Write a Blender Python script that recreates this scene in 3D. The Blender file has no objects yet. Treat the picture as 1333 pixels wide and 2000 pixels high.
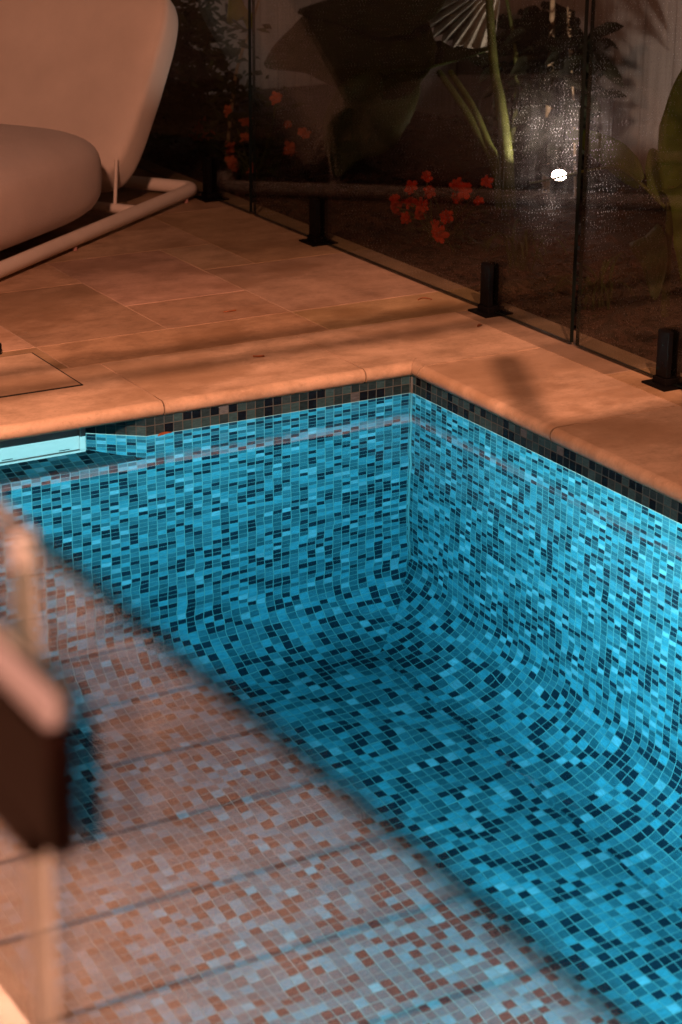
import bpy, bmesh, math, random
from mathutils import Vector, Matrix, noise
R = math.radians
S = bpy.context.scene
COL = S.collection
random.seed(7)

# ------------------------------------------------------------------ camera, world, light, exposure
cam_data = bpy.data.cameras.new("camera")
cam = bpy.data.objects.new("camera", cam_data); COL.objects.link(cam); S.camera = cam
cam_data.sensor_fit = 'HORIZONTAL'; cam_data.sensor_width = 36.0
cam_data.lens = 36.0 * 4168.1 / 1333.0
F = Vector((0.47129, 0.81147, -0.34555)); RT = Vector((0.86613, -0.49976, 0.00769)); UP = Vector((0.16645, 0.30292, 0.93837))
cam.matrix_world = Matrix(((RT.x, UP.x, -F.x, -2.9232), (RT.y, UP.y, -F.y, -4.6588), (RT.z, UP.z, -F.z, 1.6801), (0, 0, 0, 1)))
cam_data.clip_start = 0.05; cam_data.clip_end = 200
cam_data.dof.use_dof = True; cam_data.dof.focus_distance = 5.7; cam_data.dof.aperture_fstop = 7.2

w = bpy.data.worlds.new("World"); S.world = w; w.use_nodes = True
nt = w.node_tree; bg = nt.nodes["Background"]
sky = nt.nodes.new("ShaderNodeTexSky"); sky.sky_type = 'NISHITA'; sky.sun_disc = False
sky.sun_elevation = R(-6); sky.sun_rotation = R(200)
nt.links.new(sky.outputs[0], bg.inputs[0]); bg.inputs[1].default_value = 0.05

S.view_settings.view_transform = 'Standard'; S.view_settings.look = 'None'
S.view_settings.exposure = 0; S.view_settings.gamma = 1
S.render.engine = 'CYCLES'
cy = S.cycles
cy.max_bounces = 12; cy.diffuse_bounces = 4; cy.glossy_bounces = 6; cy.transmission_bounces = 8; cy.transparent_max_bounces = 16
cy.use_denoising = True; cy.sample_clamp_indirect = 4.0; cy.caustics_reflective = False; cy.caustics_refractive = False

LAMP = Vector((-2.2, -5.0, 4.2))       # the terrace wall lamp behind the photographer
WARM = (1.0, 0.43, 0.265)
def light(name, kind, loc, col, power, **k):
    d = bpy.data.lights.new(name, kind); d.color = col; d.energy = power
    for a, v in k.items(): setattr(d, a, v)
    o = bpy.data.objects.new(name, d); COL.objects.link(o); o.location = loc
    return o
LAMP2 = Vector((-2.1, -1.5, 2.3))     # post lamp on the left side of the terrace
light("terrace_light", 'POINT', LAMP, WARM, 1900, shadow_soft_size=0.024)
light("side_light", 'POINT', LAMP2, WARM, 305, shadow_soft_size=0.10)
pl = light("pool_lamp_light", 'AREA', (-1.97, -2.15, -0.55), (0.52, 0.98, 0.965), 700, shape='DISK', size=0.16)
pl.rotation_euler = (-Vector((0.87, 0.08, 0.42))).to_track_quat('Z', 'Y').to_euler()

# ------------------------------------------------------------------ helpers
def link(o, parent=None):
    COL.objects.link(o)
    if parent is not None:
        o.parent = parent
        o.matrix_parent_inverse = Matrix.Identity(4)
        o.location = o.location - parent.location if o.get('_abs') else o.location
    return o
def mesh_obj(name, bm, mat, parent=None, smooth=False):
    """link bm (world coordinates) as one object, child of parent when given"""
    me = bpy.data.meshes.new(name)
    if parent is not None:
        bmesh.ops.translate(bm, verts=bm.verts, vec=-Vector(parent.location))
    bm.normal_update()
    for e in bm.edges:
        if len(e.link_faces) == 2 and e.calc_face_angle(0) > 0.75: e.smooth = False
    bm.to_mesh(me); bm.free()
    for m in (mat if isinstance(mat, (list, tuple)) else [mat]): me.materials.append(m)
    if smooth:
        for p in me.polygons: p.use_smooth = True
    o = bpy.data.objects.new(name, me); COL.objects.link(o)
    if parent is not None: o.parent = parent
    return o
def tag(o, label=None, cat=None, group=None, kind=None):
    if label: o['label'] = label
    if cat: o['category'] = cat
    if group: o['group'] = group
    if kind: o['kind'] = kind
    return o
def thing(name, label, cat, loc=(0, 0, 0), group=None):
    o = bpy.data.objects.new(name, None); COL.objects.link(o); o.location = loc; o.empty_display_size = 0.05
    return tag(o, label, cat, group)
def box(bm, x0, x1, y0, y1, z0, z1, mi=0, bev=0.0):
    vs = [bm.verts.new((x, y, z)) for z in (z0, z1) for y in (y0, y1) for x in (x0, x1)]
    q = [(0, 2, 3, 1), (4, 5, 7, 6), (0, 1, 5, 4), (2, 6, 7, 3), (0, 4, 6, 2), (1, 3, 7, 5)]
    fs = [bm.faces.new([vs[i] for i in f]) for f in q]
    for f in fs: f.material_index = mi
    if bev > 0:
        es = list({e for f in fs for e in f.edges})
        bmesh.ops.bevel(bm, geom=es, offset=bev, segments=2, profile=0.5, affect='EDGES')
    return fs
def tube(bm, pts, rad, seg=12, mi=0, cap=True):
    pts = [Vector(p) for p in pts]; n = len(pts)
    rads = rad if isinstance(rad, (list, tuple)) else [rad] * n
    rings = []; prev = None
    for i, p in enumerate(pts):
        t = (pts[min(i + 1, n - 1)] - pts[max(i - 1, 0)]).normalized()
        if prev is None:
            a = Vector((0, 0, 1)) if abs(t.z) < 0.9 else Vector((1, 0, 0))
            u = t.cross(a).normalized()
        else:
            u = (prev - t * prev.dot(t)).normalized()
        prev = u; v = t.cross(u)
        rings.append([bm.verts.new(p + (u * math.cos(k * 2 * math.pi / seg) + v * math.sin(k * 2 * math.pi / seg)) * rads[i]) for k in range(seg)])
    for i in range(n - 1):
        for k in range(seg):
            f = bm.faces.new((rings[i][k], rings[i][(k + 1) % seg], rings[i + 1][(k + 1) % seg], rings[i + 1][k])); f.material_index = mi; f.smooth = True
    if cap:
        bm.faces.new(rings[0][::-1]).material_index = mi; bm.faces.new(rings[-1]).material_index = mi
def lathe(bm, c, prof, seg=24, mi=0, axis=None):
    """prof: (r, h) pairs; axis optional direction"""
    c = Vector(c); ax = Vector(axis or (0, 0, 1)).normalized()
    u = ax.orthogonal().normalized(); v = ax.cross(u)
    rings = []
    for r, h in prof:
        rings.append([bm.verts.new(c + ax * h + (u * math.cos(k * 2 * math.pi / seg) + v * math.sin(k * 2 * math.pi / seg)) * max(r, 1e-5)) for k in range(seg)])
    for i in range(len(rings) - 1):
        for k in range(seg):
            f = bm.faces.new((rings[i][k], rings[i][(k + 1) % seg], rings[i + 1][(k + 1) % seg], rings[i + 1][k])); f.material_index = mi; f.smooth = True
def bez(pts, n=10):
    """Catmull-Rom through pts"""
    P = [Vector(p) for p in pts]; out = []
    for i in range(len(P) - 1):
        a, b, c, d = P[max(i - 1, 0)], P[i], P[i + 1], P[min(i + 2, len(P) - 1)]
        for k in range(n):
            t = k / n
            out.append(0.5 * ((2 * b) + (c - a) * t + (2 * a - 5 * b + 4 * c - d) * t * t + (3 * b - a - 3 * c + d) * t ** 3))
    out.append(P[-1]); return out

# ------------------------------------------------------------------ materials
def mat(name):
    m = bpy.data.materials.new(name); m.use_nodes = True
    return m, m.node_tree, m.node_tree.nodes["Principled BSDF"]
class NB:
    """tiny node-graph builder"""
    def __init__(s, nt): s.nt = nt
    def n(s, t, **k):
        x = s.nt.nodes.new(t)
        for a, v in k.items(): setattr(x, a, v)
        return x
    def l(s, a, b): s.nt.links.new(a, b)
    def m(s, op, a, b=None, c=None):
        x = s.n("ShaderNodeMath", operation=op)
        for i, v in enumerate((a, b, c)):
            if v is None: continue
            if isinstance(v, (int, float)): x.inputs[i].default_value = v
            else: s.l(v, x.inputs[i])
        return x.outputs[0]
    def mix(s, fac, a, b, bt='MIX'):
        x = s.n("ShaderNodeMix", data_type='RGBA', blend_type=bt)
        for i, v in ((0, fac), (6, a), (7, b)):
            if isinstance(v, (int, float)): x.inputs[i].default_value = v
            elif isinstance(v, (tuple, list)): x.inputs[i].default_value = (*v[:3], 1)
            else: s.l(v, x.inputs[i])
        return x.outputs[2]
    def noise(s, vec, scale, detail=4, rough=0.55):
        x = s.n("ShaderNodeTexNoise"); x.inputs["Scale"].default_value = scale; x.inputs["Detail"].default_value = detail; x.inputs["Roughness"].default_value = rough
        if vec is not None: s.l(vec, x.inputs["Vector"])
        return x.outputs["Fac"]
    def ramp(s, fac, stops, interp='LINEAR'):
        x = s.n("ShaderNodeValToRGB"); e = x.color_ramp.elements; x.color_ramp.interpolation = interp
        while len(e) < len(stops): e.new(0.5)
        for i, (p, c) in enumerate(stops):
            e[i].position = p; e[i].color = (*c, 1) if len(c) == 3 else c
        s.l(fac, x.inputs[0]); return x.outputs[0]
    def mapping(s, vec, sc=(1, 1, 1), rot=(0, 0, 0)):
        x = s.n("ShaderNodeMapping"); x.inputs["Scale"].default_value = sc; x.inputs["Rotation"].default_value = rot
        s.l(vec, x.inputs["Vector"]); return x.outputs[0]
    def bump(s, h, strength, dist=0.01):
        x = s.n("ShaderNodeBump"); x.inputs["Strength"].default_value = strength; x.inputs["Distance"].default_value = dist
        s.l(h, x.inputs["Height"]); return x.outputs[0]
def plain(name, col, rough=0.5, metal=0.0, spec=0.5, var=0.0, vscale=20, bump=0.0, bscale=80):
    m, nt, p = mat(name); b = NB(nt)
    p.inputs["Roughness"].default_value = rough; p.inputs["Metallic"].default_value = metal
    p.inputs["Specular IOR Level"].default_value = spec
    tc = b.n("ShaderNodeTexCoord").outputs["Object"]
    if var > 0:
        f = b.noise(tc, vscale, 5)
        lo = tuple(c * (1 - var) for c in col); hi = tuple(min(1, c * (1 + var)) for c in col)
        b.l(b.ramp(f, [(0.3, lo), (0.7, hi)]), p.inputs["Base Color"])
    else:
        p.inputs["Base Color"].default_value = (*col, 1)
    if bump > 0:
        b.l(b.bump(b.noise(tc, bscale, 3), bump, 0.002), p.inputs["Normal"])
    return m
# --- glass mosaic: one cell per tile from the UV grid
def mosaic(name):
    m, nt, p = mat(name); b = NB(nt)
    uv = b.n("ShaderNodeUVMap"); sep = b.n("ShaderNodeSeparateXYZ"); b.l(uv.outputs[0], sep.inputs[0])
    fu, fv = b.m('FLOOR', sep.outputs[0]), b.m('FLOOR', sep.outputs[1])
    cu, cv = b.m('FRACT', sep.outputs[0]), b.m('FRACT', sep.outputs[1])
    cmb = b.n("ShaderNodeCombineXYZ"); b.l(fu, cmb.inputs[0]); b.l(fv, cmb.inputs[1])
    wn = b.n("ShaderNodeTexWhiteNoise", noise_dimensions='3D'); b.l(cmb.outputs[0], wn.inputs["Vector"])
    sc = b.n("ShaderNodeSeparateColor"); b.l(wn.outputs["Color"], sc.inputs[0])
    dark, mid, mid2, lite, lite2 = (0.006, 0.009, 0.014), (0.018, 0.041, 0.051), (0.027, 0.057, 0.070), (0.036, 0.095, 0.118), (0.100, 0.135, 0.160)
    base = b.ramp(wn.outputs["Value"], [(0, dark), (0.25, mid), (0.46, mid2), (0.70, lite), (0.93, lite2)], 'CONSTANT')
    # streaky marbling inside each tile
    off = b.n("ShaderNodeVectorMath", operation='MULTIPLY_ADD'); b.l(wn.outputs["Color"], off.inputs[0]); off.inputs[1].default_value = (37, 37, 37); b.l(uv.outputs[0], off.inputs[2])
    p.inputs['Specular IOR Level'].default_value = 0.10
    st = b.noise(b.mapping(off.outputs[0], (0.9, 3.2, 1)), 1.6, 5, 0.65)
    val = b.m('MULTIPLY_ADD', sc.outputs[1], 0.35, 0.82)
    k = b.m('MULTIPLY', val, b.m('MULTIPLY_ADD', st, 1.5, 0.28))
    cc = b.n("ShaderNodeCombineColor"); [b.l(k, cc.inputs[i]) for i in range(3)]
    tile = b.mix(1.0, base, cc.outputs[0], 'MULTIPLY')
    eu = b.m('MINIMUM', cu, b.m('SUBTRACT', 1.0, cu)); ev = b.m('MINIMUM', cv, b.m('SUBTRACT', 1.0, cv))
    e = b.m('MINIMUM', eu, ev)
    g = b.n("ShaderNodeMapRange", interpolation_type='SMOOTHSTEP'); b.l(e, g.inputs[0]); g.inputs[1].default_value = 0.025; g.inputs[2].default_value = 0.060
    gcol = b.ramp(b.noise(uv.outputs[0], 0.35, 4), [(0.3, (0.070, 0.092, 0.092)), (0.7, (0.105, 0.128, 0.125))])
    b.l(b.mix(g.outputs[0], gcol, tile), p.inputs["Base Color"])
    rr = b.n("ShaderNodeMapRange"); b.l(g.outputs[0], rr.inputs[0]); rr.inputs[3].default_value = 0.8; rr.inputs[4].default_value = 0.22
    b.l(rr.outputs[0], p.inputs["Roughness"])
    tilt = b.m('MULTIPLY', b.m('ADD', b.m('MULTIPLY', b.m('SUBTRACT', sc.outputs[0], 0.5), cu), b.m('MULTIPLY', b.m('SUBTRACT', sc.outputs[2], 0.5), cv)), 0.25)
    b.l(b.bump(b.m('ADD', g.outputs[0], tilt), 0.5, 0.0015), p.inputs["Normal"])
    return m
M_MOSAIC = mosaic("glass_mosaic")
def stone(name, c0, c1, c2, rough=0.62, bmp=0.35, tone=False):
    m, nt, p = mat(name); b = NB(nt)
    tc = b.n("ShaderNodeTexCoord").outputs["Object"]
    big = b.noise(tc, 2.2, 6, 0.6)
    vein = b.noise(b.mapping(tc, (5, 9, 8), (0, 0, R(8))), 1.5, 7, 0.65)
    fine = b.noise(tc, 90, 5, 0.7)
    col = b.ramp(big, [(0.28, c0), (0.5, c1), (0.72, c2)])
    mot = b.noise(b.mapping(tc, (3, 4, 3)), 3, 7, 0.72)
    col = b.mix(b.ramp(mot, [(0.35, (0.8, 0.8, 0.8)), (0.58, (0, 0, 0))]), col, tuple(c * 0.72 for c in c0))
    scr = b.noise(b.mapping(tc, (22, 120, 60), (0, 0, R(-9))), 1, 4, 0.7)
    col = b.mix(b.ramp(scr, [(0.60, (0, 0, 0)), (0.72, (0.35, 0.35, 0.35))]), col, tuple(min(1, c * 1.35) for c in c2))
    col = b.mix(b.ramp(vein, [(0.42, (0, 0, 0)), (0.75, (0.55, 0.55, 0.55))]), col, tuple(min(1, c * 1.25) for c in c2))
    col = b.mix(b.ramp(fine, [(0.30, (0.35, 0.35, 0.35)), (0.45, (0, 0, 0))]), col, tuple(c * 0.6 for c in c0))
    # damp stains, sharper edged
    st = b.noise(b.mapping(tc, (1.0, 1.7, 1)), 1.5, 5, 0.62)
    stf = b.ramp(st, [(0.50, (0, 0, 0)), (0.56, (0.5, 0.5, 0.5)), (0.7, (0.85, 0.85, 0.85))])
    col = b.mix(stf, col, (c1[0] * 0.62, c1[1] * 0.56, c1[2] * 0.48))
    if tone:
        at = b.n("ShaderNodeAttribute"); at.attribute_name = "tone"; col = b.mix(1.0, col, at.outputs["Color"], 'MULTIPLY')
    b.l(col, p.inputs["Base Color"])
    rr = b.n("ShaderNodeMapRange"); b.l(st, rr.inputs[0]); rr.inputs[1].default_value = 0.5; rr.inputs[2].default_value = 0.62; rr.inputs[3].default_value = rough; rr.inputs[4].default_value = rough - 0.2
    b.l(rr.outputs[0], p.inputs["Roughness"]); p.inputs["Specular IOR Level"].default_value = 0.35
    pit = b.ramp(b.noise(b.mapping(tc, (30, 75, 40)), 1, 4, 0.6), [(0.25, (0, 0, 0)), (0.34, (1, 1, 1))])
    h = b.mix(0.35, pit, fine)
    b.l(b.bump(h, bmp, 0.003), p.inputs["Normal"])
    return m
M_STONE = stone("travertine", (0.40, 0.29, 0.19), (0.50, 0.37, 0.25), (0.58, 0.44, 0.31), tone=True)
M_SIDE = stone("travertine_side", (0.40, 0.29, 0.19), (0.50, 0.37, 0.25), (0.58, 0.44, 0.31))
M_COPE = stone("travertine_coping", (0.44, 0.32, 0.21), (0.53, 0.39, 0.27), (0.60, 0.46, 0.33), bmp=0.14)
M_GROUT = plain("stone_grout", (0.43, 0.32, 0.23), 0.9, var=0.5, vscale=4)
M_PALE = stone("pale_coping_stone", (0.78, 0.82, 0.88), (0.80, 0.84, 0.90), (0.82, 0.86, 0.92))
M_BOARD = stone("deck_board", (0.72, 0.64, 0.55), (0.77, 0.68, 0.59), (0.80, 0.72, 0.63))
M_GAP = plain("dark_gap", (0.015, 0.012, 0.01), 0.9)
M_BLACK = plain("black_powder_coat", (0.004, 0.0035, 0.0035), 0.6, spec=0.08, bump=0.1, bscale=500)
M_BROWN = plain("dark_bronze_coat", (0.022, 0.009, 0.0075), 0.6, spec=0.06)
M_CAPLIT = plain("latch_lit_top", (0.36, 0.35, 0.40), 0.3, spec=0.5)  # pale colour carries the lamplight on the latch's sloping top
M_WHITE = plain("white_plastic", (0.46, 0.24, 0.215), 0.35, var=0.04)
M_WHITEPOST = plain("white_paint", (0.78, 0.74, 0.70), 0.45, var=0.05)
M_TUBE = plain("cream_powder_coat", (0.76, 0.68, 0.61), 0.5, var=0.06, vscale=8, bump=0.05, bscale=400)
M_EDGELIT = plain("glass_edge_lit", (0.55, 0.58, 0.62), 0.35, var=0.05)  # pale colour carries the lamplight on the gate glass's polished end
M_GLASSEDGE = plain("glass_edge_dark", (0.006, 0.010, 0.009), 0.3, spec=0.15)
M_GLASSRIM = plain("glass_edge_bright", (0.22, 0.27, 0.22), 0.2, spec=0.5)

def fabric(name, col, dew=False):
    m, nt, p = mat(name); b = NB(nt)
    tc = b.n("ShaderNodeTexCoord").outputs["Object"]
    f = b.noise(tc, 260, 2); g = b.noise(tc, 5, 4)
    c = b.ramp(g, [(0.3, tuple(x * 0.9 for x in col)), (0.7, tuple(min(1, x * 1.06) for x in col))])
    c = b.mix(b.m('MULTIPLY', f, 0.25), c, tuple(x * 0.75 for x in col))
    b.l(c, p.inputs["Base Color"]); p.inputs["Roughness"].default_value = 0.75; p.inputs["Sheen Weight"].default_value = 0.15
    wv = b.n("ShaderNodeTexVoronoi"); wv.inputs["Scale"].default_value = 420; b.l(tc, wv.inputs["Vector"])
    h = b.m('ADD', wv.outputs["Distance"], f)
    if dew:      # beads of dew standing on the cloth
        v = b.n("ShaderNodeTexVoronoi"); v.inputs["Scale"].default_value = 170; b.l(tc, v.inputs["Vector"])
        d = b.ramp(v.outputs["Distance"], [(0.12, (1, 1, 1)), (0.30, (0, 0, 0))])
        h = b.m('ADD', h, b.m('MULTIPLY', d, 2.5))
        rr = b.n("ShaderNodeMapRange"); b.l(d, rr.inputs[0]); rr.inputs[3].default_value = 0.75; rr.inputs[4].default_value = 0.08
        b.l(rr.outputs[0], p.inputs["Roughness"])
    b.l(b.bump(h, 0.35, 0.0015), p.inputs["Normal"])
    return m
M_SHELL = fabric("cream_outdoor_fabric", (0.76, 0.66, 0.58))
M_SEAT = fabric("dewy_taupe_fabric", (0.64, 0.55, 0.51), dew=True)

def glass(name, dewy=False, tint=(0.85, 0.87, 0.84)):
    m, nt, p = mat(name); nt.nodes.remove(p); b = NB(nt)
    out = nt.nodes["Material Output"]
    ge = b.n("ShaderNodeNewGeometry"); dt = b.n("ShaderNodeVectorMath", operation='DOT_PRODUCT')
    b.l(ge.outputs["Normal"], dt.inputs[0]); b.l(ge.outputs["Incoming"], dt.inputs[1])
    c = b.m('ABSOLUTE', dt.outputs["Value"])
    fr = b.m('MULTIPLY_ADD', b.m('POWER', b.m('SUBTRACT', 1.0, c), 5.0), 0.96, 0.04)   # Schlick, n = 1.5, one face
    tr = b.n("ShaderNodeBsdfTransparent"); tr.inputs[0].default_value = (*tint, 1)
    gl = b.n("ShaderNodeBsdfGlossy"); gl.inputs["Roughness"].default_value = 0.0
    mx = b.n("ShaderNodeMixShader"); b.l(fr, mx.inputs[0]); b.l(tr.outputs[0], mx.inputs[1]); b.l(gl.outputs[0], mx.inputs[2])
    sh = mx.outputs[0]
    if dewy:
        tc = b.n("ShaderNodeTexCoord").outputs["Object"]
        v = b.n("ShaderNodeTexVoronoi"); v.inputs["Scale"].default_value = 1.0
        b.l(b.mapping(tc, (0.001, 200, 125)), v.inputs["Vector"])
        drop = b.ramp(v.outputs["Distance"], [(0.12, (1, 1, 1)), (0.40, (0, 0, 0))])
        vs_ = b.n("ShaderNodeSeparateColor"); b.l(v.outputs["Color"], vs_.inputs[0])
        drop = b.m('MULTIPLY', drop, b.m('POWER', vs_.outputs[0], 2.5))
        streak = b.ramp(b.noise(b.mapping(tc, (0.001, 110, 3)), 1, 3), [(0.45, (0, 0, 0)), (0.7, (1, 1, 1))])
        patch = b.ramp(b.noise(tc, 6, 4), [(0.35, (0.25, 0.25, 0.25)), (0.65, (1, 1, 1))])
        msk = b.m('MULTIPLY', b.m('ADD', b.m('MULTIPLY', drop, 0.62), b.m('MULTIPLY', streak, 0.10)), patch)
        # forward-scattering lobe of a bead of water, centred on the straight-through direction
        rf = b.n("ShaderNodeBsdfRefraction"); rf.inputs["IOR"].default_value = 1.22; rf.inputs["Roughness"].default_value = 0.62
        b.l(ge.outputs["Incoming"], rf.inputs["Normal"])
        rf.inputs[0].default_value = (1, 1, 1, 1)
        m2 = b.n("ShaderNodeMixShader"); b.l(msk, m2.inputs[0]); b.l(sh, m2.inputs[1]); b.l(rf.outputs[0], m2.inputs[2])
        sh = m2.outputs[0]
    b.l(sh, out.inputs[0])
    return m
M_GLASS = glass("clear_pane"); M_DEWGLASS = glass("dewy_pane", True)

m, nt, p = mat("pool_water"); nt.nodes.remove(p); b = NB(nt)
gw = b.n("ShaderNodeBsdfGlass"); gw.inputs["IOR"].default_value = 1.333; gw.inputs["Roughness"].default_value = 0.0; gw.inputs[0].default_value = (0.97, 1, 1, 1)
tc = b.n("ShaderNodeTexCoord").outputs["Object"]
b.l(b.bump(b.noise(tc, 3.5, 2), 0.18, 0.01), gw.inputs["Normal"])
va = b.n("ShaderNodeVolumeAbsorption"); va.inputs[0].default_value = (0.45, 0.86, 0.955, 1); va.inputs["Density"].default_value = 0.80
b.l(va.outputs[0], nt.nodes["Material Output"].inputs["Volume"])
b.l(gw.outputs[0], nt.nodes["Material Output"].inputs[0]); M_WATER = m

def leafmat(name, col, vein=None, trans=0.35, rough=0.6):
    m, nt, p = mat(name); b = NB(nt)
    tc = b.n("ShaderNodeTexCoord").outputs["Object"]
    f = b.noise(tc, 14, 5)
    c = b.ramp(f, [(0.3, tuple(x * 0.7 for x in col)), (0.7, tuple(min(1, x * 1.3) for x in col))])
    b.l(c, p.inputs["Base Color"]); p.inputs["Roughness"].default_value = rough; p.inputs["Specular IOR Level"].default_value = 0.2
    tl = b.n("ShaderNodeBsdfTranslucent"); b.l(c, tl.inputs[0])
    mx = b.n("ShaderNodeMixShader"); mx.inputs[0].default_value = trans
    b.l(p.outputs[0], mx.inputs[1]); b.l(tl.outputs[0], mx.inputs[2]); b.l(mx.outputs[0], nt.nodes["Material Output"].inputs[0])
    b.l(b.bump(b.noise(tc, 40, 4), 0.3, 0.004), p.inputs["Normal"])
    return m
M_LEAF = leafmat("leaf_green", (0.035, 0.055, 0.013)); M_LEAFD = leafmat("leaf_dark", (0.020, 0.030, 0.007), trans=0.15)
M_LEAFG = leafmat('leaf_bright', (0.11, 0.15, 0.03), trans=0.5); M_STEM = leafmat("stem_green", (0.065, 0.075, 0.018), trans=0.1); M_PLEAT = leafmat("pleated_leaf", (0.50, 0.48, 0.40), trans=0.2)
M_YEL = leafmat("yellow_leaf", (0.30, 0.30, 0.02), trans=0.5)
M_RED = leafmat("red_petal", (0.55, 0.05, 0.015), trans=0.25, rough=0.6); M_PINK = leafmat("coral_petal", (0.50, 0.12, 0.055), trans=0.25, rough=0.6)
M_DRY = plain("dry_stalk", (0.28, 0.20, 0.12), 0.8, var=0.3, vscale=60)
M_DEADLEAF = plain("dead_leaf", (0.22, 0.07, 0.02), 0.7, var=0.4, vscale=50)
M_SOIL = plain("soil", (0.007, 0.003, 0.002), 0.95, var=0.6, vscale=25, bump=0.8, bscale=60)
M_CHIP = plain("bark_chip", (0.028, 0.0085, 0.0045), 0.9, var=0.7, vscale=7)
def timber(name, col):
    m, nt, p = mat(name); b = NB(nt); tc = b.n("ShaderNodeTexCoord").outputs["Object"]
    g = b.noise(b.mapping(tc, (40, 40, 1.5)), 1, 6, 0.65); h = b.noise(b.mapping(tc, (9, 9, 0.3)), 1, 3)
    c = b.ramp(g, [(0.3, tuple(x * 0.6 for x in col)), (0.7, tuple(min(1, x * 1.2) for x in col))])
    c = b.mix(b.m('MULTIPLY', h, 0.6), c, tuple(x * 0.6 for x in col))
    b.l(c, p.inputs["Base Color"]); p.inputs["Roughness"].default_value = 0.85
    b.l(b.bump(g, 0.4, 0.003), p.inputs["Normal"]); return m
M_PALING = timber("weathered_paling", (0.36, 0.31, 0.28))

# ------------------------------------------------------------------ pool shell (tile pitch 26 mm)
P = 0.026; DK = 0.085; RC = 0.23; FZ = -1.50; XL = -2.04; YN = -6.2; AL, BR = 0.2975, 0.733
bm = bmesh.new(); uvl = bm.loops.layers.uv.new("UVMap")
def quad(co, uvs):
    f = bm.faces.new([bm.verts.new(c) for c in co])
    for l, u in zip(f.loops, uvs): l[uvl].uv = u
    return f
def strip(profile, s_of, mk, s_end, ustart):
    """profile: list of (d, z, v): distance from wall, height, running tile row"""
    for (d0, z0, v0), (d1, z1, v1) in zip(profile, profile[1:]):
        a0, a1 = s_of(d0), s_of(d1); e = s_end
        n = 1
        quad([mk(a0, d0, z0), mk(a1, d1, z1), mk(e, d1, z1), mk(e, d0, z0)], [(ustart(a0), v0), (ustart(a1), v1), (ustart(e), v1), (ustart(e), v0)])
def profile(z_top):
    pr = [(0, z_top, z_top / P), (0, FZ + RC, (FZ + RC) / P)]
    for k in range(1, 17):
        t = k / 16 * math.pi / 2
        pr.append((RC * (1 - math.cos(t)), FZ + RC - RC * math.sin(t), (FZ + RC - RC * t) / P))
    return pr
PROF = profile(0.075)
SKX0, SKX1, SKZ = -1.46, -0.786, -0.175            # mouth of the skimmer recess in the left wall
# far wall (y = 0): right of the recess, left of it, below it, above it
def wallL(x0, x1, pr, mitre):
    strip(pr, (lambda d: -d if mitre else x1), lambda s, d, z: (s, -d, z), x0, lambda s: s / P + AL)
wallL(SKX1, 0, PROF, True); wallL(XL, SKX0, PROF, False)
wallL(SKX0, SKX1, [(0, SKZ, SKZ / P)] + PROF[1:], False)
# right wall (x = 0)
strip(PROF, lambda d: -d, lambda s, d, z: (-d, s, z), YN, lambda s: -s / P - BR + 301)
# left wall (x = XL) and near wall, plain
for (x0, y0, x1, y1) in ((XL, YN, XL, 0), (0, YN, XL, YN)):
    n_ = math.hypot(x1 - x0, y1 - y0) / P
    quad([(x0, y0, 0.075), (x0, y0, FZ), (x1, y1, FZ), (x1, y1, 0.075)], [(500, 3), (500, -58), (500 + n_, -58), (500 + n_, 3)])
# floor
quad([(XL, YN, FZ), (-RC, YN, FZ), (-RC, -RC, FZ), (XL, -RC, FZ)], [(XL / P + AL, YN / P), (-RC / P + AL, YN / P), (-RC / P + AL, -RC / P), (XL / P + AL, -RC / P)])
# skimmer recess: splayed cheeks, sloping sill, back
PX1, PX0, PY = -0.912, -1.334, 0.098
SB = -0.128
c_ = math.hypot(SKX1 - PX1, PY) / P
quad([(SKX1, 0, 0.075), (SKX1, 0, SKZ), (PX1, PY, SB), (PX1, PY, 0.075)], [(700, 2.9), (700, SKZ / P), (700 - c_, SB / P), (700 - c_, 2.9)])
quad([(SKX0, 0, SKZ), (SKX0, 0, 0.075), (PX0, PY, 0.075), (PX0, PY, SB)], [(720, SKZ / P), (720, 2.9), (720 + c_, 2.9), (720 + c_, SB / P)])
quad([(SKX0, 0, SKZ), (PX0, PY, SB), (PX1, PY, SB), (SKX1, 0, SKZ)], [(SKX0 / P + 900.3, 0), (PX0 / P + 900.3, 4.2), (PX1 / P + 900.3, 4.2), (SKX1 / P + 900.3, 0)])
quad([(PX0, PY, SB), (PX0, PY, 0.075), (PX1, PY, 0.075), (PX1, PY, SB)], [(800, -5), (800, 3), (817, 3), (817, -5)])
bmesh.ops.recalc_face_normals(bm, faces=bm.faces)
pool = mesh_obj("pool_shell", bm, M_MOSAIC); tag(pool, kind='structure')
bm = bmesh.new()
vs = [bm.verts.new(c) for c in ((XL + 0.001, YN + 0.001, 0), (-0.0015, YN + 0.001, 0), (-0.0015, -0.0015, 0), (SKX1 - 0.002, -0.0015, 0), (PX1 - 0.002, PY - 0.003, 0), (PX0 + 0.002, PY - 0.003, 0), (SKX0 + 0.002, -0.0015, 0), (XL + 0.001, -0.0015, 0))]
bm.faces.new(vs)
bm_ = bmesh.new(); tube(bm_, [(-0.002, -0.002, 0.045), (-0.002, -0.002, FZ + RC + 0.01)], 0.0035, 8)
tag(mesh_obj('corner_bead', bm_, plain('pale_grout', (0.075, 0.09, 0.09), 0.8)), kind='structure')
water = mesh_obj("pool_water", bm, M_WATER); tag(water, kind='structure')

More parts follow.
